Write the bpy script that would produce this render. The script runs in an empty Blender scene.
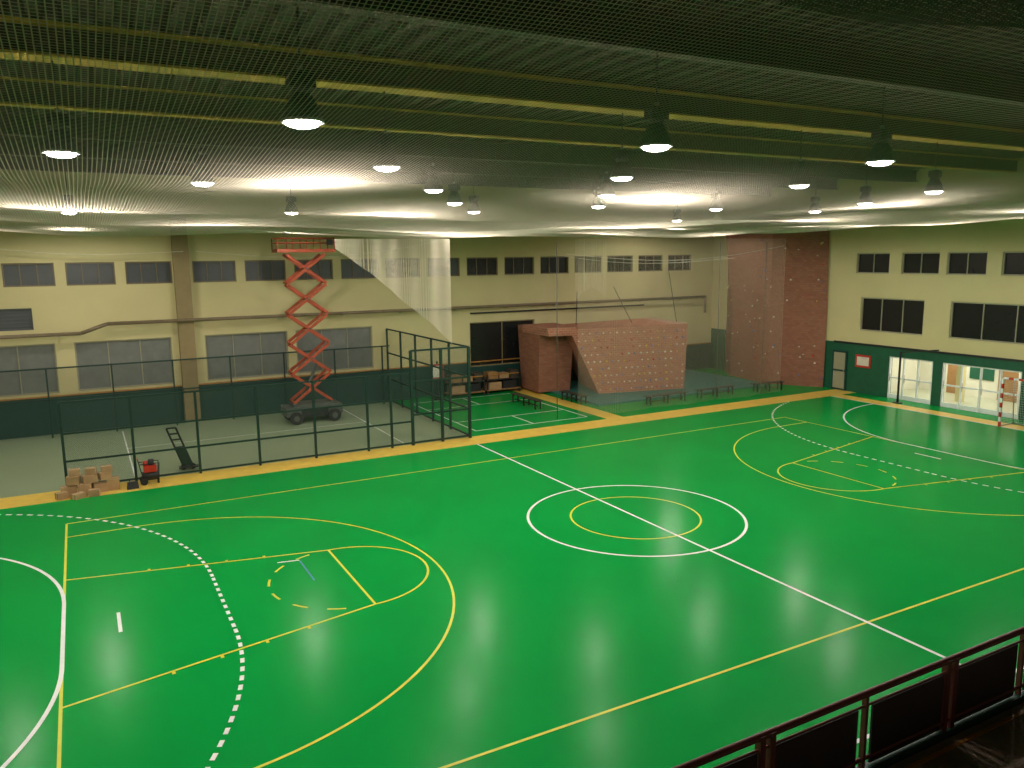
import bpy, math, random
from mathutils import Matrix, Vector
random.seed(4)
sc = bpy.context.scene
sc.view_settings.view_transform = 'Standard'
sc.view_settings.look = 'None'
pi = math.pi

# ------------------------------------------------------------ materials
def newmat(name):
    m = bpy.data.materials.new(name); m.use_nodes = True
    nt = m.node_tree; b = nt.nodes['Principled BSDF']
    return m, nt, b

def mat(name, col, rough=0.6, metal=0.0, var=0.12, scale=3.0, bump=0.0, bscale=40, spec=0.5, coat=0):
    m, nt, b = newmat(name)
    tc = nt.nodes.new('ShaderNodeTexCoord')
    no = nt.nodes.new('ShaderNodeTexNoise'); no.inputs['Scale'].default_value = scale
    no.inputs['Detail'].default_value = 4
    nt.links.new(tc.outputs['Object'], no.inputs['Vector'])
    r = nt.nodes.new('ShaderNodeValToRGB')
    r.color_ramp.elements[0].position = 0.3; r.color_ramp.elements[1].position = 0.7
    r.color_ramp.elements[0].color = tuple(c*(1-var) for c in col)+(1,)
    r.color_ramp.elements[1].color = tuple(min(1, c*(1+var)) for c in col)+(1,)
    nt.links.new(no.outputs['Fac'], r.inputs['Fac'])
    nt.links.new(r.outputs['Color'], b.inputs['Base Color'])
    b.inputs['Roughness'].default_value = rough
    b.inputs['Metallic'].default_value = metal
    b.inputs['Specular IOR Level'].default_value = spec
    if bump:
        n2 = nt.nodes.new('ShaderNodeTexNoise'); n2.inputs['Scale'].default_value = bscale
        nt.links.new(tc.outputs['Object'], n2.inputs['Vector'])
        bp = nt.nodes.new('ShaderNodeBump'); bp.inputs['Strength'].default_value = bump
        bp.inputs['Distance'].default_value = 0.02
        nt.links.new(n2.outputs['Fac'], bp.inputs['Height'])
        nt.links.new(bp.outputs['Normal'], b.inputs['Normal'])
    return m

def emis(name, col, s):
    m, nt, b = newmat(name)
    b.inputs['Base Color'].default_value = (*col, 1)
    b.inputs['Emission Color'].default_value = (*col, 1)
    b.inputs['Emission Strength'].default_value = s
    return m

def netmat(name, col, cell, w, mode, diag=False, transl=0.5):
    """woven mesh: opaque twine with real gaps, pattern in object space"""
    m = bpy.data.materials.new(name); m.use_nodes = True
    nt = m.node_tree; nt.nodes.clear()
    N = nt.nodes.new; Lk = nt.links.new
    tc = N('ShaderNodeTexCoord'); sp = N('ShaderNodeSeparateXYZ'); Lk(tc.outputs['Object'], sp.inputs[0])
    def mth(op, a, b=None, c=None):
        n = N('ShaderNodeMath'); n.operation = op
        for i, x in enumerate((a, b, c)):
            if x is None: continue
            if isinstance(x, (int, float)): n.inputs[i].default_value = x
            else: Lk(x, n.inputs[i])
        return n.outputs[0]
    X, Y, Z = sp.outputs
    if mode == 'h': a, b = X, Y
    else: a, b = mth('ADD', X, Y), Z
    if diag: a, b = mth('ADD', a, b), mth('SUBTRACT', a, b)
    def line(v):
        fr = mth('FRACT', mth('DIVIDE', v, cell))
        return mth('LESS_THAN', fr, w)
    al = mth('MAXIMUM', line(a), line(b))
    tr = N('ShaderNodeBsdfTransparent'); df = N('ShaderNodeBsdfDiffuse'); tl = N('ShaderNodeBsdfTranslucent')
    df.inputs[0].default_value = (*col, 1); tl.inputs[0].default_value = (*col, 1)
    mx = N('ShaderNodeMixShader'); mx.inputs[0].default_value = transl
    Lk(df.outputs[0], mx.inputs[1]); Lk(tl.outputs[0], mx.inputs[2])
    m2 = N('ShaderNodeMixShader'); Lk(al, m2.inputs[0]); Lk(tr.outputs[0], m2.inputs[1]); Lk(mx.outputs[0], m2.inputs[2])
    out = N('ShaderNodeOutputMaterial'); Lk(m2.outputs[0], out.inputs[0])
    return m

def brickmat(name, c1, c2, mortar):
    m, nt, b = newmat(name)
    N = nt.nodes.new; Lk = nt.links.new
    tc = N('ShaderNodeTexCoord'); sp = N('ShaderNodeSeparateXYZ'); Lk(tc.outputs['Object'], sp.inputs[0])
    ad = N('ShaderNodeMath'); ad.operation = 'SUBTRACT'; Lk(sp.outputs[0], ad.inputs[0]); Lk(sp.outputs[1], ad.inputs[1])
    cb = N('ShaderNodeCombineXYZ'); Lk(ad.outputs[0], cb.inputs[0]); Lk(sp.outputs[2], cb.inputs[1])
    br = N('ShaderNodeTexBrick'); Lk(cb.outputs[0], br.inputs['Vector'])
    br.inputs['Color1'].default_value = (*c1, 1); br.inputs['Color2'].default_value = (*c2, 1); br.inputs['Mortar'].default_value = (*mortar, 1)
    br.inputs['Scale'].default_value = 1.0
    br.inputs['Brick Width'].default_value = 0.30; br.inputs['Row Height'].default_value = 0.12
    br.inputs['Mortar Size'].default_value = 0.012
    Lk(br.outputs['Color'], b.inputs['Base Color']); b.inputs['Roughness'].default_value = 0.8
    return m

def floormat(name, col, rough, var=0.06, spec=0.4):
    m, nt, b = newmat(name)
    N = nt.nodes.new; Lk = nt.links.new
    tc = N('ShaderNodeTexCoord')
    n = N('ShaderNodeTexNoise'); n.inputs['Scale'].default_value = 0.35; n.inputs['Detail'].default_value = 5
    Lk(tc.outputs['Object'], n.inputs['Vector'])
    r = N('ShaderNodeValToRGB'); r.color_ramp.elements[0].position = .3; r.color_ramp.elements[1].position = .7
    r.color_ramp.elements[0].color = tuple(c*(1-var) for c in col)+(1,); r.color_ramp.elements[1].color = tuple(c*(1+var) for c in col)+(1,)
    Lk(n.outputs['Fac'], r.inputs['Fac']); Lk(r.outputs['Color'], b.inputs['Base Color'])
    n2 = N('ShaderNodeTexNoise'); n2.inputs['Scale'].default_value = .7; n2.inputs['Detail'].default_value = 3
    Lk(tc.outputs['Object'], n2.inputs['Vector'])
    mr = N('ShaderNodeMapRange'); mr.inputs['To Min'].default_value = rough*0.95; mr.inputs['To Max'].default_value = rough*1.06
    Lk(n2.outputs['Fac'], mr.inputs['Value']); Lk(mr.outputs['Result'], b.inputs['Roughness'])
    b.inputs['Specular IOR Level'].default_value = spec
    return m

M = {}
M['green'] = floormat('court_green', (0.004, 0.30, 0.052), 0.21, spec=.03)
M['greyfloor'] = floormat('padel_floor', (0.25, 0.32, 0.20), 0.5)
M['mat'] = mat('crash_mat_teal', (0.03, 0.18, 0.16), 0.6)
M['concrete'] = mat('concrete', (0.24, 0.17, 0.13), 0.85, bump=.3)
M['white'] = mat('white_paint', (0.85, 0.88, 0.88), 0.4, var=.05)
M['yellow'] = mat('yellow_paint', (0.66, 0.68, 0.03), 0.4, var=.06)
M['band'] = mat('yellow_border', (0.80, 0.55, 0.10), 0.35, var=.08, spec=.25)
M['blue'] = mat('blue_tape', (0.02, 0.2, 0.4), 0.4)
M['cream'] = mat('cream_wall', (0.62, 0.55, 0.29), 0.75, var=.04, scale=.6, bump=.1)
M['pil'] = mat('pilaster_tan', (0.28, 0.21, 0.10), 0.75, var=.08)
M['dado'] = mat('dado_green', (0.006, 0.05, 0.04), 0.5, var=.1)
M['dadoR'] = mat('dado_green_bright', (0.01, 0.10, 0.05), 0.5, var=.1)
M['orange'] = mat('orange_trim', (0.45, 0.2, 0.04), 0.5)
M['glassd'] = mat('dark_glass', (0.012, 0.014, 0.014), 0.25)
M['glassg'] = mat('shutter_grey', (0.08, 0.088, 0.095), 0.45, var=.05)
M['glassl'] = mat('shutter_light', (0.17, 0.18, 0.165), 0.45, var=.1)
M['frame'] = mat('window_frame', (0.35, 0.33, 0.22), 0.5, var=.05)
M['roof'] = mat('roof_deck', (0.055, 0.046, 0.03), 0.7, var=.15)
M['beam'] = mat('beam_yellow', (0.60, 0.38, 0.06), 0.6, var=.1)
M['girder'] = mat('girder_grey', (0.07, 0.06, 0.042), 0.6)
M['steel'] = mat('galv_steel', (0.45, 0.45, 0.43), 0.4, .8)
M['pole'] = mat('dark_pole', (0.08, 0.09, 0.08), 0.5)
M['black'] = mat('black_paint', (0.015, 0.015, 0.017), 0.5)
M['rubber'] = mat('rubber', (0.02, 0.02, 0.02), 0.8)
M['fence'] = mat('fence_green', (0.006, 0.035, 0.024), 0.5)
M['lift'] = mat('lift_orange', (0.38, 0.065, 0.025), 0.5)
M['cardboard'] = mat('cardboard', (0.42, 0.26, 0.13), 0.85, var=.15)
M['tape'] = mat('box_tape', (0.6, 0.45, 0.28), 0.5)
M['red'] = mat('red_paint', (0.5, 0.03, 0.015), 0.5)
M['redrail'] = mat('rail_maroon', (0.09, 0.014, 0.014), 0.45)
M['panel'] = mat('rail_panel_dark', (0.012, 0.010, 0.010), 0.6)
M['wood'] = mat('bench_wood', (0.30, 0.16, 0.06), 0.5)
M['darkwood'] = mat('bench_dark', (0.05, 0.04, 0.03), 0.5)
M['pipe'] = mat('pipe_brown', (0.20, 0.15, 0.09), 0.5)
M['shade'] = mat('lamp_reflector', (0.03, 0.03, 0.035), 0.5, .2)
M['rim'] = mat('lamp_rim', (0.5, 0.48, 0.44), 0.4, .3)
M['bulb'] = emis('lamp_glow', (1.0, 0.97, 0.93), 40)
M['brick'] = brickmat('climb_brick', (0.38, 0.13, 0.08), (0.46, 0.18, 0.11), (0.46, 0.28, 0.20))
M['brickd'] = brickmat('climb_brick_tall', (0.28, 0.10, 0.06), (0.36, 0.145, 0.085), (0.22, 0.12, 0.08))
M['lobby'] = mat('lobby_white', (0.7, 0.68, 0.55), 0.6, var=.03)
M['lobfloor'] = mat('lobby_floor', (0.4, 0.42, 0.3), 0.3, var=.03)
M['holdy'] = mat('hold_yellow', (0.7, 0.5, 0.05), 0.5)
M['holdb'] = mat('hold_blue', (0.1, 0.2, 0.5), 0.5)
M['holdw'] = mat('hold_white', (0.75, 0.7, 0.6), 0.5)
M['net'] = netmat('ceiling_net_twine', (0.86, 0.74, 0.61), 0.045, 0.21, 'h', transl=.6)
M['net2'] = netmat('ceiling_net_overlap_unlit', (0.15, 0.14, 0.11), 0.045, 0.45, 'h')  # dark twine colour paints in the unlit second layer above the gallery
M['curt'] = netmat('divider_net_twine', (0.75, 0.68, 0.52), 0.045, 0.08, 'v')
M['curt2'] = netmat('divider_net_gathered', (0.85, 0.75, 0.56), 0.045, 0.15, 'v')
M['curt3'] = netmat('divider_net_folded', (0.92, 0.82, 0.66), 0.045, 0.32, 'v')
M['chain'] = netmat('chain_link', (0.10, 0.14, 0.11), 0.06, 0.07, 'v', diag=True, transl=.2)
M['goalnet'] = netmat('goal_net_twine', (0.6, 0.6, 0.6), 0.1, 0.1, 'v')

# ------------------------------------------------------------ mesh builder
class MB:
    def __init__(s): s.v = []; s.f = []; s.m = []; s.mats = []; s.sm = []
    def mi(s, k):
        if k not in s.mats: s.mats.append(k)
        return s.mats.index(k)
    def face(s, pts, k, smooth=False):
        b = len(s.v); s.v += [tuple(p) for p in pts]; s.f.append(list(range(b, b+len(pts)))); s.m.append(s.mi(k)); s.sm.append(smooth)
    def box(s, x0, y0, z0, x1, y1, z1, k, rot=0, c=None):
        if x0 > x1: x0, x1 = x1, x0
        if y0 > y1: y0, y1 = y1, y0
        if z0 > z1: z0, z1 = z1, z0
        P = [(x0,y0,z0),(x1,y0,z0),(x1,y1,z0),(x0,y1,z0),(x0,y0,z1),(x1,y0,z1),(x1,y1,z1),(x0,y1,z1)]
        if rot:
            cx, cy = c if c else ((x0+x1)/2, (y0+y1)/2); ca, sa = math.cos(rot), math.sin(rot)
            P = [(cx+(x-cx)*ca-(y-cy)*sa, cy+(x-cx)*sa+(y-cy)*ca, z) for x, y, z in P]
        b = len(s.v); s.v += P
        for f in ((0,3,2,1),(4,5,6,7),(0,1,5,4),(1,2,6,5),(2,3,7,6),(3,0,4,7)):
            s.f.append([b+i for i in f]); s.m.append(s.mi(k)); s.sm.append(False)
    def hexa(s, P, k):
        b = len(s.v); s.v += P
        for f in ((0,3,2,1),(4,5,6,7),(0,1,5,4),(1,2,6,5),(2,3,7,6),(3,0,4,7)):
            s.f.append([b+i for i in f]); s.m.append(s.mi(k)); s.sm.append(False)
    def cyl(s, p0, p1, r, k, n=8, r1=None, caps=True):
        p0, p1 = Vector(p0), Vector(p1); r1 = r if r1 is None else r1
        d = (p1-p0).normalized(); a = Vector((0,0,1)) if abs(d.z) < .9 else Vector((1,0,0))
        u = d.cross(a).normalized(); w = d.cross(u)
        b = len(s.v)
        for p, rr in ((p0, r), (p1, r1)):
            for i in range(n):
                t = 2*pi*i/n; s.v.append(tuple(p+(u*math.cos(t)+w*math.sin(t))*rr))
        for i in range(n):
            j = (i+1) % n; s.f.append([b+i, b+j, b+n+j, b+n+i]); s.m.append(s.mi(k)); s.sm.append(True)
        if caps:
            s.f.append([b+i for i in range(n)][::-1]); s.m.append(s.mi(k)); s.sm.append(False)
            s.f.append([b+n+i for i in range(n)]); s.m.append(s.mi(k)); s.sm.append(False)
    def bar(s, p0, p1, w, h, k):
        p0, p1 = Vector(p0), Vector(p1); d = (p1-p0).normalized()
        a = Vector((0,0,1)) if abs(d.z) < .95 else Vector((0,1,0))
        u = d.cross(a).normalized()*w/2; q = u.cross(d).normalized()*h/2
        s.hexa([tuple(x) for x in (p0-u-q, p0+u-q, p1+u-q, p1-u-q, p0-u+q, p0+u+q, p1+u+q, p1-u+q)], k)
    def lathe(s, c, prof, k, n=16):
        b = len(s.v)
        for r, z in prof:
            for i in range(n):
                t = 2*pi*i/n; s.v.append((c[0]+r*math.cos(t), c[1]+r*math.sin(t), c[2]+z))
        for j in range(len(prof)-1):
            for i in range(n):
                i2 = (i+1) % n
                s.f.append([b+j*n+i, b+j*n+i2, b+(j+1)*n+i2, b+(j+1)*n+i]); s.m.append(s.mi(k)); s.sm.append(True)
    def make(s, name, parent=None):
        me = bpy.data.meshes.new(name); me.from_pydata(s.v, [], s.f)
        for k in s.mats: me.materials.append(M[k])
        me.polygons.foreach_set('material_index', s.m); me.polygons.foreach_set('use_smooth', s.sm)
        me.update()
        o = bpy.data.objects.new(name, me); sc.collection.objects.link(o)
        if parent: o.parent = parent
        return o
def empty(name, loc=(0,0,0)):
    e = bpy.data.objects.new(name, None); e.location = loc; sc.collection.objects.link(e); return e

# ------------------------------------------------------------ floor
XL, XR, YN, YF, H = -24.0, 22.0, -20.0, 21.0, 11.2
b = MB()
b.box(XL, YN, -.2, XR+4, 10.05, 0, 'green')
b.box(XL, 10.05, -.2, XR+4, 11.35, 0, 'band')
b.box(XL, 11.35, -.2, 0.35, YF+.3, 0, 'greyfloor')
b.box(0.35, 11.35, -.2, 7.1, YF+.3, 0, 'green')
b.box(7.1, 11.35, -.2, 8.0, YF+.3, 0, 'band')
b.box(8.0, 11.35, -.2, XR+4, YF+.3, 0, 'green')
b.box(20.05, YN, 0, 20.9, 11.35, 0.003, 'band')
b.make('floor')
b = MB(); b.box(8.5, 14.0, 0.004, 19.9, 20.9, 0.10, 'mat'); b.make('crash_mat')

# ------------------------------------------------------------ court lines
def seg(b, p, q, w, k, z=0.006):
    p, q = Vector(p), Vector(q); d = (q-p).normalized(); n = Vector((-d.y, d.x))*w/2
    b.face([(p.x-n.x, p.y-n.y, z), (q.x-n.x, q.y-n.y, z), (q.x+n.x, q.y+n.y, z), (p.x+n.x, p.y+n.y, z)], k)
def arc(b, c, r, a0, a1, w, k, z=0.006, n=48, dash=None, clip=None):
    if dash:
        tot = abs(a1-a0)*r; nd = int(tot/(dash[0]+dash[1]))
        for i in range(nd):
            s0 = a0+(a1-a0)*i/nd; s1 = s0+(a1-a0)/nd*dash[0]/(dash[0]+dash[1])
            m = (s0+s1)/2
            if clip and not clip(c[0]+r*math.cos(m), c[1]+r*math.sin(m)): continue
            arc(b, c, r, s0, s1, w, k, z, 2)
        return
    for i in range(n):
        t0 = a0+(a1-a0)*i/n; t1 = a0+(a1-a0)*(i+1)/n
        if clip and not clip(c[0]+r*math.cos(t0), c[1]+r*math.sin(t0)): continue
        P = []
        for t, rr in ((t0, r-w/2), (t1, r-w/2), (t1, r+w/2), (t0, r+w/2)):
            P.append((c[0]+rr*math.cos(t), c[1]+rr*math.sin(t), z))
        b.face(P, k)
Y_ = MB(); W_ = MB()
wy, ww = 0.055, 0.075
for sy in (1, -1): seg(Y_, (-14, 7.5*sy), (14, 7.5*sy), wy, 'yellow', .005)
for sx in (1, -1):
    seg(Y_, (14*sx, -7.5), (14*sx, 7.5), wy, 'yellow', .006)
    bx = sx*(14-1.575)
    for sy in (1, -1):
        seg(Y_, (14*sx, 6.25*sy), (bx, 6.25*sy), wy, 'yellow')
        seg(Y_, (14*sx, 3*sy), (8.2*sx, 1.8*sy), wy, 'yellow', .007)
        for d in (1.75, 2.6, 3.45, 4.3):
            yy = (3-1.2*d/5.8)*sy
            seg(Y_, (sx*(14-d), yy), (sx*(14-d), yy+.12*sy), .06, 'yellow', .007)
    seg(Y_, (8.2*sx, -1.8), (8.2*sx, 1.8), wy, 'yellow', .006)
    c0 = pi/2 if sx > 0 else -pi/2
    arc(Y_, (bx, 0), 6.25, c0, c0+pi, wy, 'yellow', .0065, 64)
    arc(Y_, (8.2*sx, 0), 1.8, c0, c0+pi, wy, 'yellow', .0075, 32)
    arc(Y_, (8.2*sx, 0), 1.8, c0+pi+.28, c0+2*pi-.1, wy, 'yellow', .0065, dash=(.36, .4))
arc(Y_, (0, 0), 1.8, 0, 2*pi, wy, 'yellow', .006, 72)
arc(W_, (0, 0), 3.0, 0, 2*pi, ww, 'white', .0075, 96)
seg(W_, (0, -10), (0, 10.05), ww, 'white', .0085)
seg(W_, (-20, -10), (20, -10), ww, 'white', .0075)
for sx in (1, -1):
    seg(W_, (20*sx, -10), (20*sx, 10), ww, 'white', .0075)
    ins = lambda x, y: abs(y) < 10 and abs(x) < 20
    for rr, ds in ((6, None), (9, (.17, .15))):
        for sy in (1, -1):
            if sx > 0: a0, a1 = pi, (pi/2 if sy > 0 else 3*pi/2)
            else: a0, a1 = 0, pi/2*sy
            arc(W_, (20*sx, 1.5*sy), rr, a0, a1, ww, 'white', .0095, 48, ds, ins)
        if ds:
            for i in range(9): seg(W_, (sx*(20-rr), -1.4+i*.33), (sx*(20-rr), -1.4+i*.33+.17), ww, 'white', .0095)
        else: seg(W_, (sx*(20-rr), -1.5), (sx*(20-rr), 1.5), ww, 'white', .0095)
    seg(W_, (13*sx, -.5), (13*sx, .5), .07, 'white', .0095)
seg(W_, (-9.0, 1.45), (-9.0, .1), .04, 'blue', .007)
seg(W_, (-9.5, 1.6), (-9.0, 1.5), .05, 'white', .007)
for (p, q) in (((1.0, 12.2), (6.6, 12.2)), ((1.0, 19.5), (6.6, 19.5)), ((1.0, 12.2), (1.0, 19.5)), ((6.6, 12.2), (6.6, 19.5)), ((1, 14.2), (6.6, 14.2)), ((1, 17.5), (6.6, 17.5)), ((3.8, 12.2), (3.8, 14.2)), ((3.8, 17.5), (3.8, 19.5))):
    seg(W_, p, q, .06, 'white', .006)
for (p, q) in (((-2.4, 11.6), (-2.4, 20.1)), ((-12, 11.6), (-12, 20.1)), ((-12, 16.5), (-2.4, 16.5))):
    seg(W_, p, q, .05, 'white', .005)
Y_.make('yellow_court_lines'); W_.make('white_court_lines')

# ------------------------------------------------------------ walls with openings
def wall(name, axis, pos, th, u0, u1, z0, z1, holes, k, bands=()):
    b = MB()
    us = sorted({u0, u1, *[h[0] for h in holes], *[h[1] for h in holes]})
    zs = sorted({z0, z1, *[h[2] for h in holes], *[h[3] for h in holes], *[bb[1] for bb in bands]})
    for i in range(len(us)-1):
        for j in range(len(zs)-1):
            um, zm = (us[i]+us[i+1])/2, (zs[j]+zs[j+1])/2
            if any(h[0] < um < h[1] and h[2] < zm < h[3] for h in holes): continue
            kk = k
            for bb in bands:
                if bb[0] < zm < bb[1]: kk = bb[2]
            if axis == 'y': b.box(us[i], pos, zs[j], us[i+1], pos+th, zs[j+1], kk)
            else: b.box(pos, us[i], zs[j], pos+th, us[i+1], zs[j+1], kk)
    return b.make(name)
nwin = [0]
def window(axis, pos, u0, u1, z0, z1, glass, nm=3, horiz=0, fk='frame'):
    nwin[0] += 1
    b = MB(); t = .06
    def bx(a0, zz0, a1, zz1, d0, d1, k):
        if axis == 'y': b.box(a0, pos+d0, zz0, a1, pos+d1, zz1, k)
        else: b.box(pos+d0, a0, zz0, pos+d1, a1, zz1, k)
    bx(u0+.01, z0+.01, u1-.01, z1-.01, .14, .17, glass)
    bx(u0+.005, z0+.005, u1-.005, z0+t, .06, .2, fk); bx(u0+.005, z1-t, u1-.005, z1-.005, .06, .2, fk)
    bx(u0+.005, z0+t, u0+t, z1-t, .06, .2, fk); bx(u1-t, z0+t, u1-.005, z1-t, .06, .2, fk)
    for i in range(1, nm):
        u = u0+(u1-u0)*i/nm; bx(u-.02, z0+t, u+.02, z1-t, .09, .19, fk)
    for i in range(1, horiz+1):
        z = z0+(z1-z0)*i/(horiz+1); bx(u0+t, z-.02, u1-t, z+.02, .10, .19, fk)
    b.make('window_%d' % nwin[0])
up = [(-8.6+2.25*k, -8.6+2.25*k+1.85) for k in range(13)] + [(-11.3-2.25*k, -11.3-2.25*k+1.85) for k in range(5)]
hf = [(a, c, 6.22, 7.18) for a, c in up]
lowL = [(-13.5, -9.7, 1.75, 3.85), (-8.3, -4.6, 1.75, 3.85), (-4.2, -0.4, 1.75, 3.85), (-18.3, -14.2, 1.75, 3.85), (-22.8, -18.9, 1.75, 3.85)]
lowR = [(5.0, 9.0, 1.35, 3.75)]
midL = [(-18.4, -14.9, 4.45, 5.35)]
wall('wall_far', 'y', YF, .3, XL, XR+.3, 0, H, hf+lowL+lowR+midL, 'cream', bands=((0, 1.6, 'dado'),))
for i, (a, c, z0, z1) in enumerate(hf): window('y', YF, a, c, z0, z1, 'glassg' if a < -1 or 2 < a < 3 else 'glassd', 3, 0, 'pipe')
for a, c, z0, z1 in lowL: window('y', YF, a, c, z0, z1, 'glassl', 3, 0)
for a, c, z0, z1 in lowR: window('y', YF, a, c, z0, z1, 'glassd', 2, 0, 'pil')
for a, c, z0, z1 in midL: window('y', YF, a, c, z0, z1, 'glassg', 2, 5, 'glassg')
hr = [(8.6, 10.5), (6.0, 7.95), (3.8, 5.65), (1.2, 3.15), (-1.3, .6), (-3.8, -1.9), (-6.3, -4.4), (-8.8, -6.9)]
hR = [(a, c, 6.15, 7.18) for a, c in hr]
loR = [(6.6, 10.1, 3.25, 4.95), (0.9, 5.3, 3.25, 4.95), (-4.6, -.3, 3.25, 4.95)]
drR = [(5.95, 8.3, 0, 2.1), (1.9, 5.5, 0, 2.1)]
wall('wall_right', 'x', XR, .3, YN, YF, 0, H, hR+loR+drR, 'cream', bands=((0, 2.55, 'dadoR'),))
for a, c, z0, z1 in hR: window('x', XR, a, c, z0, z1, 'glassd', 2)
for a, c, z0, z1 in loR: window('x', XR, a, c, z0, z1, 'glassd', 3)
b = MB(); b.box(XL-.3, YN, 0, XL, YF+.3, H, 'cream'); b.make('wall_left')
b = MB(); b.box(XL-.3, YN-.3, 0, XR+.3, YN, H, 'cream'); b.make('wall_near')
b = MB(); b.box(XL, YF-.03, 1.6, -9.45, YF, 1.66, 'orange'); b.box(-8.7, YF-.03, 1.6, XR, YF, 1.66, 'orange'); b.make('trim_1')
b = MB(); b.box(XR-.04, YN, 2.5, XR-.001, 11.6, 2.6, 'black'); b.make('trim_2')
b = MB(); b.box(-9.4, YF-.35, 0, -8.75, YF-.001, 9.0, 'pil'); b.make('pilaster')

# lobby behind the glazed doors
b = MB()
b.box(XR+.31, 1.0, 0.001, XR+4, 9.2, .01, 'lobfloor'); b.box(XR+3.9, 1.0, 0, XR+4, 9.2, 2.9, 'lobby')
b.box(XR+.31, .9, 0, XR+4, 1.0, 2.9, 'lobby'); b.box(XR+.31, 9.2, 0, XR+4, 9.3, 2.9, 'lobby'); b.box(XR+.31, .9, 2.9, XR+4, 9.3, 3.0, 'lobby')
for y in (2.2, 4.6, 7.2): b.box(XR+3.84, y-.45, 0.01, XR+3.9, y+.45, 2.05, 'wood')
b.box(XR+3.85, 5.3, .9, XR+3.9, 6.5, 1.9, 'dadoR'); b.box(XR+1.8, 5.6, 0.01, XR+2.1, 5.9, 2.9, 'cream')
b.make('lobby_corridor')
def gdoor(n, y0, y1, leaves):
    b = MB(); t = .07
    b.box(XR+.05, y0+.01, 2.03, XR+.15, y1-.01, 2.095, 'white')
    for i in range(leaves+1):
        y = y0+.01+(y1-y0-.09)*i/leaves; b.box(XR+.05, y, 0.004, XR+.15, y+t, 2.03, 'white')
    for i in range(leaves):
        ya = y0+(y1-y0)*i/leaves+t; yb = y0+(y1-y0)*(i+1)/leaves-.02
        b.box(XR+.08, ya, .004, XR+.12, yb, .22, 'white'); b.box(XR+.08, ya, 1.0, XR+.12, yb, 1.08, 'white')
        b.cyl((XR+.02, yb-.1, .85), (XR+.02, yb-.1, 1.25), .015, 'steel', 6)
    b.make('door_%d' % n)
gdoor(1, 5.95, 8.3, 3); gdoor(2, 1.9, 5.5, 4)
b = MB(); b.box(XR-.06, 10.7, .004, XR-.001, 11.6, 2.1, 'dado'); b.box(XR-.08, 10.8, .1, XR-.06, 11.5, 1.0, 'frame'); b.box(XR-.08, 10.8, 1.1, XR-.06, 11.5, 2.0, 'frame'); b.cyl((XR-.1, 10.85, .95), (XR-.1, 10.85, 1.15), .02, 'steel'); b.make('door_3')

b = MB()
PY = YF-.47
b.cyl((-12.2, PY, 4.6), (21.0, PY, 4.6), .08, 'pipe', 10); b.cyl((-12.2, PY, 4.6), (-13.2, PY, 4.25), .08, 'pipe', 10)
b.cyl((-13.2, PY, 4.25), (-23.9, PY, 4.25), .08, 'pipe', 10); b.cyl((21.0, PY, 4.6), (21.0, PY, 3.6), .08, 'pipe', 10)
for x in range(-23, 21, 3):
    if x in (-8, -11): continue
    z = 4.6 if x > -12.3 else 4.25
    b.box(x-.03, PY-.05, z-.12, x+.03, YF-.001, z-.08, 'steel')
b.make('service_pipe')
b = MB(); b.cyl((5.0, YF-.12, 4.25), (16.5, YF-.12, 4.25), .04, 'black'); b.make('cable_conduit')

# ------------------------------------------------------------ ceiling
b = MB()
per = .5; n = int((XR-XL)/per); xs = []
for i in range(n):
    x = XL+i*per; xs += [(x, 0), (x+.2, 0), (x+.25, .12), (x+.45, .12)]
xs.append((XR, 0))
vb = len(b.v)
ys = [YN, 0, YF+.3]
for x, dz in xs:
    for y in ys: b.v.append((x, y, H-.15+dz))
for i in range(len(xs)-1):
    for j in range(2):
        a = vb+i*3+j; b.f.append([a, a+1, a+4, a+3]); b.m.append(b.mi('roof')); b.sm.append(False)
b.box(XL-.3, YN-.3, H, XR+.3, YF+.3, H+.2, 'roof')
b.make('ceiling')
rows = [-11.0, -6.4, -1.8, 2.9, 7.5, 12.0, 16.6]
for y in rows:
    b = MB(); z = 10.45; k = 'beam' if y in (-1.8, 2.9) else 'girder'; hw = .26 if y == -1.8 else .15
    b.box(XL, y-hw, z, XR, y+hw, z+.04, k); b.box(XL, y-.03, z+.04, XR, y+.03, z+.5, 'girder'); b.box(XL, y-hw, z+.5, XR, y+hw, z+.54, k)
    b.make('roof_beam')

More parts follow.
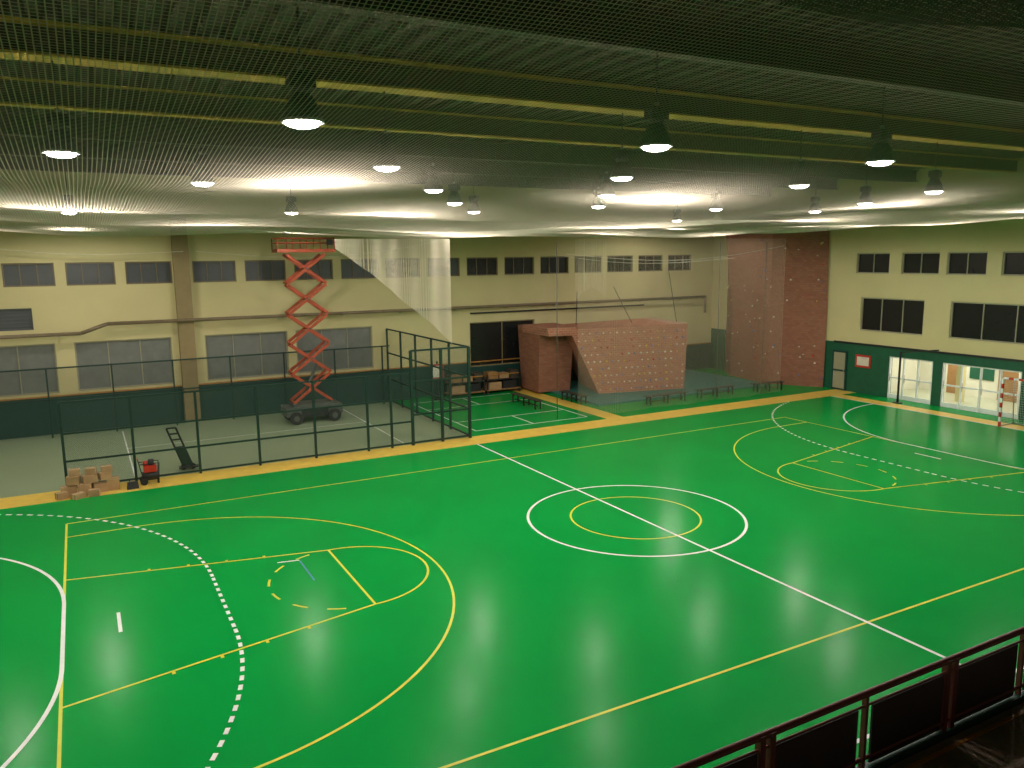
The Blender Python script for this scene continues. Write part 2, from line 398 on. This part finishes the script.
# ------------------------------------------------------------ lamps
grid = []
r1 = [-16.1, -10.4, -4.6, 1.0, 6.8, 12.6]; r2 = [-19, -13.2, -7.6, -1.9, 3.9, 9.6, 15.3]
for i, y in enumerate(rows):
    if i == 0: continue
    for x in (r1 if i % 2 == 1 else r2): grid.append((x, y))
skip = ((6.8, 2.9), (-13.2, 7.5), (-7.6, 7.5), (-10.4, 12.0), (-4.6, 12.0), (6.8, 12.0), (12.6, 12.0), (-7.6, 16.6), (-1.9, 16.6), (3.9, 16.6), (9.6, 16.6), (-19, 16.6))
grid = [g for g in grid if g not in skip] + [(-5.6, 14.6)]  # rearmost lamps, with this one, are added to brighten the far wall
def lamp(x, y):
    z = 9.0
    e = empty('high_bay_lamp', (x, y, z))
    b = MB()
    b.lathe((0, 0, 0), [(.27, 0), (.26, .04), (.22, .18), (.15, .32), (.12, .36)], 'shade', 20)
    b.lathe((0, 0, 0), [(.275, -.01), (.28, .01), (.27, .03)], 'rim', 20)
    b.cyl((0, 0, .34), (0, 0, .62), .13, 'black', 12); b.box(-.17, -.11, .42, .17, .11, .6, 'black')
    b.cyl((0, 0, .62), (0, 0, 1.44), .015, 'black', 6)
    b.cyl((0, 0, .62), (0, 0, .7), .04, 'steel', 8)
    b.make('reflector_housing', e)
    d = MB(); d.lathe((0, 0, 0), [(.24, .0), (.20, -.045), (.12, -.07), (.001, -.08)], 'bulb', 20); d.make('lens', e)
    L = bpy.data.lights.new('lamp_light', 'SPOT'); L.energy = 340 if y < -5 else (470 if y < 11 else 560); L.spot_size = math.radians(174); L.spot_blend = .25
    L.shadow_soft_size = .17; L.color = (1.0, .95, .84)
    o = bpy.data.objects.new('lamp_light', L); o.parent = e; o.location = (0, 0, -.3); sc.collection.objects.link(o)
for g in grid: lamp(*g)

# ------------------------------------------------------------ safety net under the ceiling
def sag(x, y):
    sx = max(0, 1-abs((x-XL)/(XR-XL)*2-1)**3.0); sy = max(0, 1-abs((y+13)/(YF+13)*2-1)**3.2)
    z = 9.25-1.27*(sx**.7)*(sy**.7)
    z += .08*math.sin(x*.6+.4*math.sin(y*.5))*sx*sy + .05*math.cos(y*2*pi/4.6)*sx*sy + .05*math.sin(x*.37+y*.3)*sx*sy
    return z
b = MB(); nx, ny = 150, 120
for i in range(nx+1):
    for j in range(ny+1):
        x = XL+.05+(XR-XL-.1)*i/nx; y = -13+(YF-.4+13)*j/ny; b.v.append((x, y, sag(x, y)))
for i in range(nx):
    for j in range(ny):
        a = i*(ny+1)+j; b.f.append([a, a+ny+1, a+ny+2, a+1]); b.m.append(b.mi('net')); b.sm.append(True)
b.make('overhead_safety_net')
b = MB(); nx, ny = 60, 20
for i in range(nx+1):
    for j in range(ny+1):
        x = -11.5+33*i/nx; t = j/ny; y = YN+.3+(6.4+.5*math.sin(x*.5))*t
        z = 9.2-.75*math.sin(pi*min(1, .15+t*.75))*min(1, (x+11.5)/5+.2)+.06*math.sin(x*1.7+y)
        b.v.append((x, y, z))
for i in range(nx):
    for j in range(ny):
        a = i*(ny+1)+j; b.f.append([a, a+ny+1, a+ny+2, a+1]); b.m.append(b.mi('net2')); b.sm.append(True)
b.make('gallery_net')

def curtain(name, pts, z0, ztop, amp, fr, k='curt'):
    b = MB(); N = 160
    for i in range(N+1):
        t = i/N; x = pts[0][0]+(pts[1][0]-pts[0][0])*t; y = pts[0][1]+(pts[1][1]-pts[0][1])*t+amp*math.sin(t*fr)+amp*.4*math.sin(t*fr*2.7)
        zt = ztop(t) if callable(ztop) else ztop; zb = z0(t) if callable(z0) else z0
        b.v += [(x, y, zb), (x, y, (zb+zt)/2), (x, y, zt)]
    for i in range(N):
        for j in range(2):
            a = i*3+j; b.f.append([a, a+3, a+4, a+1]); b.m.append(b.mi(k)); b.sm.append(True)
    return b.make(name)
curtain('divider_net', ((6.0, 12.05), (18.6, 12.05)), .05, 7.95, .12, 22)
curtain('divider_net', ((6.05, 12.35), (7.7, 12.35)), lambda t: 5.2+.6*math.sin(t*3), 7.95, .05, 12, 'curt2')
curtain('divider_net', ((-4.6, 12.4), (0.15, 12.4)), lambda t: 7.6-3.9*t**1.1, 7.95, .12, 14, 'curt3')

# ------------------------------------------------------------ cage / fence
b = MB(); FY = 11.2; zt = 2.85
for i in range(6):
    x = -14+2.0*i
    b.box(x-.04, FY-.04, 0, x+.04, FY+.04, zt, 'fence')
b.box(-3.1, FY-.04, 0, -3.02, FY+.04, zt, 'fence')
for z in (zt, 1.85, .95, .1): b.box(-14, FY-.025, z-.03, -2.2, FY+.025, z+.03, 'fence')
b.face([(-14, FY, .1), (-2.2, FY, .1), (-2.2, FY, zt), (-14, FY, zt)], 'chain')
for x in (-2.2, -.95, .25): b.box(x-.05, FY-.05, 0, x+.05, FY+.05, 3.7, 'fence')
for z in (3.7, 2.5, 1.2, .1): b.box(-2.2, FY-.03, z-.035, .25, FY+.03, z+.035, 'fence')
b.face([(-2.2, FY, .1), (.25, FY, .1), (.25, FY, 3.7), (-2.2, FY, 3.7)], 'chain')
for y in (13.1, 15.0, 16.9, 18.8, 20.7): b.box(.21, y-.04, 0, .29, y+.04, 3.7, 'fence')
for z in (3.7, 2.5, 1.2, .1): b.box(.22, FY, z-.03, .28, 20.7, z+.03, 'fence')
b.face([(.25, FY, .1), (.25, 20.7, .1), (.25, 20.7, 3.7), (.25, FY, 3.7)], 'chain')
for i in range(8): b.box(-17+2.4*i-.03, 20.2, 0, -17+2.4*i+.03, 20.26, 2.9, 'fence')
for z in (2.9, 1.6): b.box(-23, 20.2, z-.03, .2, 20.26, z+.03, 'fence')
b.face([(-23, 20.23, .1), (.2, 20.23, .1), (.2, 20.23, 2.9), (-23, 20.23, 2.9)], 'chain')
b.make('padel_cage_fence')

# ------------------------------------------------------------ scissor lift
e = empty('scissor_lift', (-4.35, 18.1, 0))
b = MB()
b.box(-1.2, -.55, .28, 1.2, .55, .62, 'black'); b.box(-1.25, -.58, .34, -.6, .58, .75, 'pole'); b.box(.6, -.58, .34, 1.25, .58, .75, 'pole')
b.box(-.9, -.5, .62, .9, .5, .85, 'pole')
b.make('chassis', e)
b = MB()
for x in (-.85, .85):
    for y in (-.62, .62):
        b.cyl((x, y-.11, .28), (x, y+.11, .28), .28, 'rubber', 18); b.cyl((x, y-.12, .28), (x, y+.12, .28), .13, 'pole', 12)
b.make('wheels', e)
b = MB(); lv = 5; z0 = .9; dz = (7.45-z0)/lv
for i in range(lv):
    za, zb = z0+i*dz+.04, z0+(i+1)*dz-.04
    for y in (-.38, .38):
        b.bar((-.82, y, za), (.82, y, zb), .06, .12, 'lift'); b.bar((.82, y*.82, za), (-.82, y*.82, zb), .06, .12, 'lift')
    for x in (-.82, .82): b.cyl((x, -.42, za), (x, .42, za), .05, 'lift', 8)
    b.cyl((0, -.42, (za+zb)/2), (0, .42, (za+zb)/2), .05, 'pole', 8)
b.cyl((-.3, 0, 1.2), (.35, 0, 2.6), .07, 'pole', 8)
b.make('scissor_arms', e)
b = MB()
b.box(-1.25, -.55, 7.5, 1.25, .55, 7.64, 'lift')
for z in (7.9, 8.1):
    for y in (-.53, .53): b.cyl((-1.23, y, z), (1.23, y, z), .025, 'lift', 6)
    for x in (-1.23, 1.23): b.cyl((x, -.53, z), (x, .53, z), .025, 'lift', 6)
for x in (-1.23, -.6, 0, .6, 1.23):
    for y in (-.53, .53): b.cyl((x, y, 7.6), (x, y, 8.1), .025, 'lift', 6)
b.box(.9, -.6, 7.8, 1.15, -.5, 8.05, 'black')
b.make('platform', e)

# ------------------------------------------------------------ climbing boulder and tall wall
b = MB()
b.hexa([(10.2, 16.45, .1), (15.0, 15.4, .1), (16.0, 19.5, .1), (11.2, 19.7, .1),
        (8.6, 16.8, 3.5), (15.1, 15.3, 3.6), (16.1, 19.5, 3.6), (9.2, 19.7, 3.5)], 'brick')
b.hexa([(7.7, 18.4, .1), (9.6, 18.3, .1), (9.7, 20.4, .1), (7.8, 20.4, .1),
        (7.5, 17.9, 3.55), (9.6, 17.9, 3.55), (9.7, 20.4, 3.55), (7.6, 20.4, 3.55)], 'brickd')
b.hexa([(7.5, 16.95, 3.2), (8.9, 16.7, 3.2), (9.5, 19.7, 3.2), (7.5, 19.7, 3.2),
        (7.4, 17.0, 3.62), (8.9, 16.6, 3.62), (9.5, 19.7, 3.62), (7.5, 19.7, 3.62)], 'brick')
hk = ['holdy', 'holdb', 'holdw', 'holdw', 'red', 'holdw']
for i in range(17):
    for j in range(9):
        t = (i+.5)/17; z = .3+j*.37; s = (z-.1)/3.45
        xl = 10.2-1.6*s; yl = 16.45+.35*s
        x = xl+(15.0-xl)*t; y = yl+(15.4-.1*s-yl)*t-.03
        if random.random() < .85:
            r = random.uniform(.035, .06)
            b.lathe((x, y, z), [(.001, -r), (r, -r*.5), (r*1.1, r*.2), (.001, r)], random.choice(hk), 7)
b.make('climbing_boulder')
b = MB()
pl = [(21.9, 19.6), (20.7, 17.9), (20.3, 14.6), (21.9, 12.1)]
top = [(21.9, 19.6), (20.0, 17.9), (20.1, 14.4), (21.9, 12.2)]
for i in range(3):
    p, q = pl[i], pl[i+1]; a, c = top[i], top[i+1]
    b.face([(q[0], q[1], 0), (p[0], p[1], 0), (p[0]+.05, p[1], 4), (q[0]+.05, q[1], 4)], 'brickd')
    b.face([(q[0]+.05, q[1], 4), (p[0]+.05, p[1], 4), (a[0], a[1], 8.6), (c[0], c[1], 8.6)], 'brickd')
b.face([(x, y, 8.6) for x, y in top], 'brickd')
for k in range(90):
    i = random.choice((0, 1, 1, 1, 2, 2)); t = random.random(); z = random.uniform(.4, 8.3)
    p, q = pl[i], pl[i+1]; x = p[0]+(q[0]-p[0])*t-.02; y = p[1]+(q[1]-p[1])*t
    if z > 4: x -= .4*(z-4)/5
    else: x += .05*z/4-.02
    r = random.uniform(.03, .06)
    b.lathe((x, y, z), [(.001, -r), (r, -r*.5), (r*1.1, r*.2), (.001, r)], random.choice(hk), 7)
b.make('climbing_tower')
b = MB()
for (p, q) in (((11.5, 20.5, 5.2), (9.4, 17.4, 3.66)), ((14, 20.5, 5.4), (12.6, 16.9, 3.66)), ((18, 20.5, 6.4), (14.9, 16, 3.66))): b.cyl(p, q, .02, 'black', 5)
b.make('boulder_stay_cables')
b = MB()
for x in (5.2, 14.6, 17.7): b.cyl((x, 12.5, 0), (x, 12.5, 7.8), .018, 'pole', 6)
b.make('divider_net_poles')
b = MB()
for (p, q) in (((8, 20.4, 7.6), (17, 14, 7.0)), ((-20, 20.4, 8.6), (-9, 20.3, 7.6)), ((-8.5, 20.3, 7.6), (3, 20.4, 8.0)), ((19.5, 13, 7.6), (6, 13, 7.3))):
    p, q = Vector(p), Vector(q)
    pr = p
    for i in range(1, 13):
        t = i/12; c = p.lerp(q, t); c.z -= .5*math.sin(pi*t); b.cyl(pr, c, .012, 'holdw', 4, caps=False); pr = c
b.make('net_rope')

# ------------------------------------------------------------ benches, carts etc
def bench(x, y, L, rot=0, k='darkwood'):
    e = empty('bench', (x, y, 0)); e.rotation_euler = (0, 0, rot)
    b = MB()
    for i in range(3): b.box(-L/2, -.17+i*.12, .42, L/2, -.07+i*.12, .45, k)
    for s in (-L/2+.2, 0, L/2-.2):
        b.box(s-.03, -.17, 0.008, s+.03, -.12, .42, 'black'); b.box(s-.03, .12, 0.008, s+.03, .17, .42, 'black'); b.box(s-.03, -.17, .36, s+.03, .17, .42, 'black')
    b.box(-L/2+.2, -.02, .15, L/2-.2, .02, .19, 'black')
    b.make('slatted_seat', e)
bench(5.6, 16.0, 2.6, pi/2); bench(8.1, 15.6, 2.0, pi/2+.05)
bench(11.8, 13.0, 2.6, .03); bench(15.1, 13.1, 2.6, .05)
bench(18.6, 12.9, 2.0, -.1)

def cart(x, y):
    e = empty('equipment_cart', (x, y, 0))
    b = MB()
    b.box(-1.0, -.4, .18, 1.0, .4, .24, 'wood'); b.box(-1.0, -.4, .75, 1.0, .4, .8, 'darkwood')
    for sx in (-.96, .96):
        for sy in (-.36, .36):
            b.box(sx-.03, sy-.03, .1, sx+.03, sy+.03, 1.05, 'black'); b.cyl((sx, sy-.03, .07), (sx, sy+.03, .07), .07, 'rubber', 12)
    b.box(-.9, -.3, .8, -.3, .3, 1.15, 'wood'); b.box(-.2, -.3, .8, .35, .25, 1.05, 'cardboard'); b.box(.45, -.3, .8, .9, .3, 1.2, 'darkwood')
    b.box(-.85, -.3, .24, -.1, .3, .6, 'cardboard'); b.box(0, -.3, .24, .8, .3, .65, 'black')
    b.box(-1.0, -.36, 1.0, 1.0, -.32, 1.05, 'orange')
    b.make('frame_and_load', e)
cart(4.2, 20.1); cart(6.4, 20.2)
b = MB(); b.box(2.53, 19.8, 0, 2.59, 19.86, 2.0, 'black'); b.box(2.2, 19.76, 1.1, 2.9, 19.8, 1.85, 'red'); b.box(2.28, 19.74, 1.18, 2.82, 19.76, 1.77, 'holdw'); b.box(2.4, 19.6, 0.004, 2.7, 20.1, .06, 'black'); b.make('notice_board')
b = MB(); b.box(XR-.03, 9.3, 1.35, XR-.001, 10.2, 2.0, 'red'); b.box(XR-.04, 9.4, 1.45, XR-.03, 10.1, 1.9, 'holdw'); b.make('safety_notice')

b = MB()
def cbox(x, y, z, w, d, h, r):
    b.box(x-w/2, y-d/2, z, x+w/2, y+d/2, z+h, 'cardboard', r)
    b.box(x-w/2-.002, y-.03, z-.0, x+w/2+.002, y+.03, z+h+.002, 'tape', r, (x, y))
for a in [(-13.95,10.55,.0,.42,.35,.3,.1),(-13.5,10.5,0,.38,.4,.34,-.1),(-13.08,10.6,0,.4,.35,.28,.2),(-12.7,10.7,0,.36,.4,.36,0),
          (-13.8,10.6,.34,.36,.32,.26,-.2),(-13.35,10.6,.34,.4,.34,.24,.15),(-12.92,10.7,.36,.34,.3,.22,.3),(-13.75,10.65,.6,.3,.28,.2,.1),
          (-13.3,10.65,.58,.28,.26,.2,-.3),(-12.85,10.75,.58,.3,.26,.18,.1),(-14.15,10.3,0,.3,.25,.2,.4),(-13.7,10.1,0,.34,.26,.16,.6),(-13.25,10.15,0,.3,.25,.2,-.2)]: cbox(*a)
b.make('cardboard_box_pile')
e = empty('portable_compressor', (-11.6, 10.75, 0))
b = MB()
b.cyl((-.25, 0, .26), (.25, 0, .26), .15, 'black', 16); b.box(-.18, -.16, .41, .2, .16, .62, 'red'); b.cyl((.05, 0, .55), (.05, 0, .8), .09, 'black', 12); b.cyl((-.12, 0, .6), (-.12, 0, .76), .07, 'red', 12)
b.cyl((-.2, -.2, .12), (-.2, -.13, .12), .12, 'rubber', 14); b.cyl((-.2, .13, .12), (-.2, .2, .12), .12, 'rubber', 14); b.box(.2, -.1, 0, .26, .1, .14, 'black')
for y in (-.19, .19):
    b.cyl((-.26, y, .4), (-.34, y, .85), .015, 'black', 6); b.cyl((.24, y, .12), (.28, y, .7), .015, 'black', 6); b.cyl((-.3, y, .7), (.28, y, .7), .015, 'black', 6)
b.cyl((-.34, -.19, .85), (-.34, .19, .85), .02, 'red', 6)
b.make('tank_and_motor', e)
e = empty('tool_bag', (-12.15, 10.4, 0)); b = MB()
b.hexa([(-.18,-.12,0.004),(.18,-.12,0.004),(.18,.12,0.004),(-.18,.12,0.004),(-.15,-.06,.22),(.15,-.06,.22),(.15,.06,.22),(-.15,.06,.22)], 'black')
for i in range(8):
    t0, t1 = pi*i/8, pi*(i+1)/8; b.cyl((-.1*math.cos(t0), 0, .21+.1*math.sin(t0)), (-.1*math.cos(t1), 0, .21+.1*math.sin(t1)), .012, 'black', 5)
b.make('bag_body', e)
e = empty('folded_trolley', (-10.45, 12.0, 0)); b = MB()
b.bar((0, 0, .12), (-.45, .1, 1.5), .05, .06, 'black'); b.bar((.3, 0, .12), (-.15, .1, 1.5), .05, .06, 'black')
for t in (.1, .3, .5, .7, .85, 1): b.bar((-.45*t, .1*t, .12+1.38*t), (.3-.45*t, .1*t, .12+1.38*t), .04, .05, 'black')
b.hexa([(0,-.03,.15),(.3,-.03,.15),(.3,.08,.15),(0,.08,.15),(-.2,.0,.8),(.1,.0,.8),(.1,.12,.8),(-.2,.12,.8)], 'fence')
b.bar((-.15, 0, .1), (.5, -.05, .1), .3, .04, 'black')
for x in (0, .3): b.cyl((x, -.04, .1), (x, .04, .1), .1, 'rubber', 12)
b.make('frame', e)

def goal(s):
    e = empty('handball_goal', (20*s, 0, 0)); b = MB()
    for y in (-1.54, 1.54):
        for i in range(10): b.box(-.04, y-.04, i*.2+.01, .04, y+.04, i*.2+.21, 'red' if i % 2 == 0 else 'white')
        b.cyl((0, y, 2.0), (.8*s, y, 1.9), .02, 'steel'); b.cyl((.8*s, y, 1.9), (1.0*s, y, .03), .02, 'steel'); b.cyl((0, y, .03), (1.0*s, y, .03), .02, 'steel')
        b.face([(0, y, .03), (1.0*s, y, .03), (.8*s, y, 1.9), (0, y, 2.0)], 'goalnet')
    for i in range(15): b.box(-.04, -1.5+i*.2, 2.01, .04, -1.5+i*.2+.2, 2.09, 'white' if i % 2 == 0 else 'red')
    b.cyl((1.0*s, -1.54, .03), (1.0*s, 1.54, .03), .02, 'steel'); b.cyl((.8*s, -1.54, 1.9), (.8*s, 1.54, 1.9), .02, 'steel')
    b.face([(1.0*s, -1.54, .03), (1.0*s, 1.54, .03), (.8*s, 1.54, 1.9), (.8*s, -1.54, 1.9)], 'goalnet')
    b.make('frame_and_net', e)
goal(1); goal(-1)
b = MB(); b.cyl((21.2, 7.1, 0), (21.2, 7.1, 2.5), .05, 'black', 10); b.cyl((21.2, 7.1, 0), (21.2, 7.1, .04), .22, 'black', 14)
b.cyl((21.2, 7.1, 2.45), (21.2, 5.2, 2.75), .03, 'black'); b.make('net_post')

# ------------------------------------------------------------ near stand and railing
X0, X1 = XL+.01, XR-.01
b = MB()
b.box(X0, -13.1, 0, X1, -12.0, 1.55, 'concrete'); b.box(X0, -12.15, 1.55, X1, -12.10, 1.556, 'orange')
y, z = -13.1, 1.55
while y > -17.0:
    z += .42; b.box(X0, y-.8, 0, X1, y, z, 'concrete'); y -= .8
b.make('spectator_stand')
b = MB(); b.box(X0, YN+.01, 5.4, X1, -17.3, 5.65, 'concrete'); b.make('gallery_floor')
b = MB(); RY = -11.92
b.box(X0, RY-.06, 0, X1, RY+.04, 1.62, 'dado')
b.cyl((X0, RY, 2.5), (X1, RY, 2.5), .04, 'redrail', 10); b.cyl((X0, RY, 2.36), (X1, RY, 2.36), .015, 'redrail', 8); b.cyl((X0, RY, 1.72), (X1, RY, 1.72), .025, 'redrail', 8)
x = -22.5
k = 0
while x < 21.5:
    if k % 2 == 0:
        for d in (-.07, .07): b.box(x+d-.035, RY-.04, 1.6, x+d+.035, RY+.04, 2.52, 'redrail')
    else: b.box(x-.02, RY-.03, 1.6, x+.02, RY+.03, 2.5, 'redrail')
    b.box(x+.12, RY-.012, 1.64, x+1.38, RY+.012, 2.34, 'panel')
    x += 1.5; k += 1
b.make('stand_railing')

for y in (3.5, 7.1):
    L = bpy.data.lights.new('lobby_light', 'AREA'); L.energy = 110; L.shape = 'RECTANGLE'; L.size = 2.5; L.size_y = 1.5; L.color = (1, .97, .85)
    o = bpy.data.objects.new('lobby_ceiling_light', L); o.location = (XR+2.2, y, 2.85); sc.collection.objects.link(o)

w = bpy.data.worlds.new('World'); sc.world = w; w.use_nodes = True
w.node_tree.nodes['Background'].inputs[0].default_value = (.02, .025, .03, 1); w.node_tree.nodes['Background'].inputs[1].default_value = .3

# ------------------------------------------------------------ camera
yw, pt, rl, f = 0.4973, -0.1609, -0.0117, 791.7
fw = Vector((math.sin(yw)*math.cos(pt), math.cos(yw)*math.cos(pt), math.sin(pt)))
rt = Vector((math.cos(yw), -math.sin(yw), 0)); upv = rt.cross(fw)
r2 = rt*math.cos(rl)+upv*math.sin(rl); u2 = -rt*math.sin(rl)+upv*math.cos(rl)
cam = bpy.data.cameras.new('camera'); cam.sensor_width = 36; cam.lens = f/1024*36; cam.clip_end = 200
co = bpy.data.objects.new('camera', cam); sc.collection.objects.link(co)
mtx = Matrix((r2, u2, -fw)).transposed().to_4x4(); mtx.translation = (-13.154, -17.099, 7.2575)
co.matrix_world = mtx
sc.camera = co
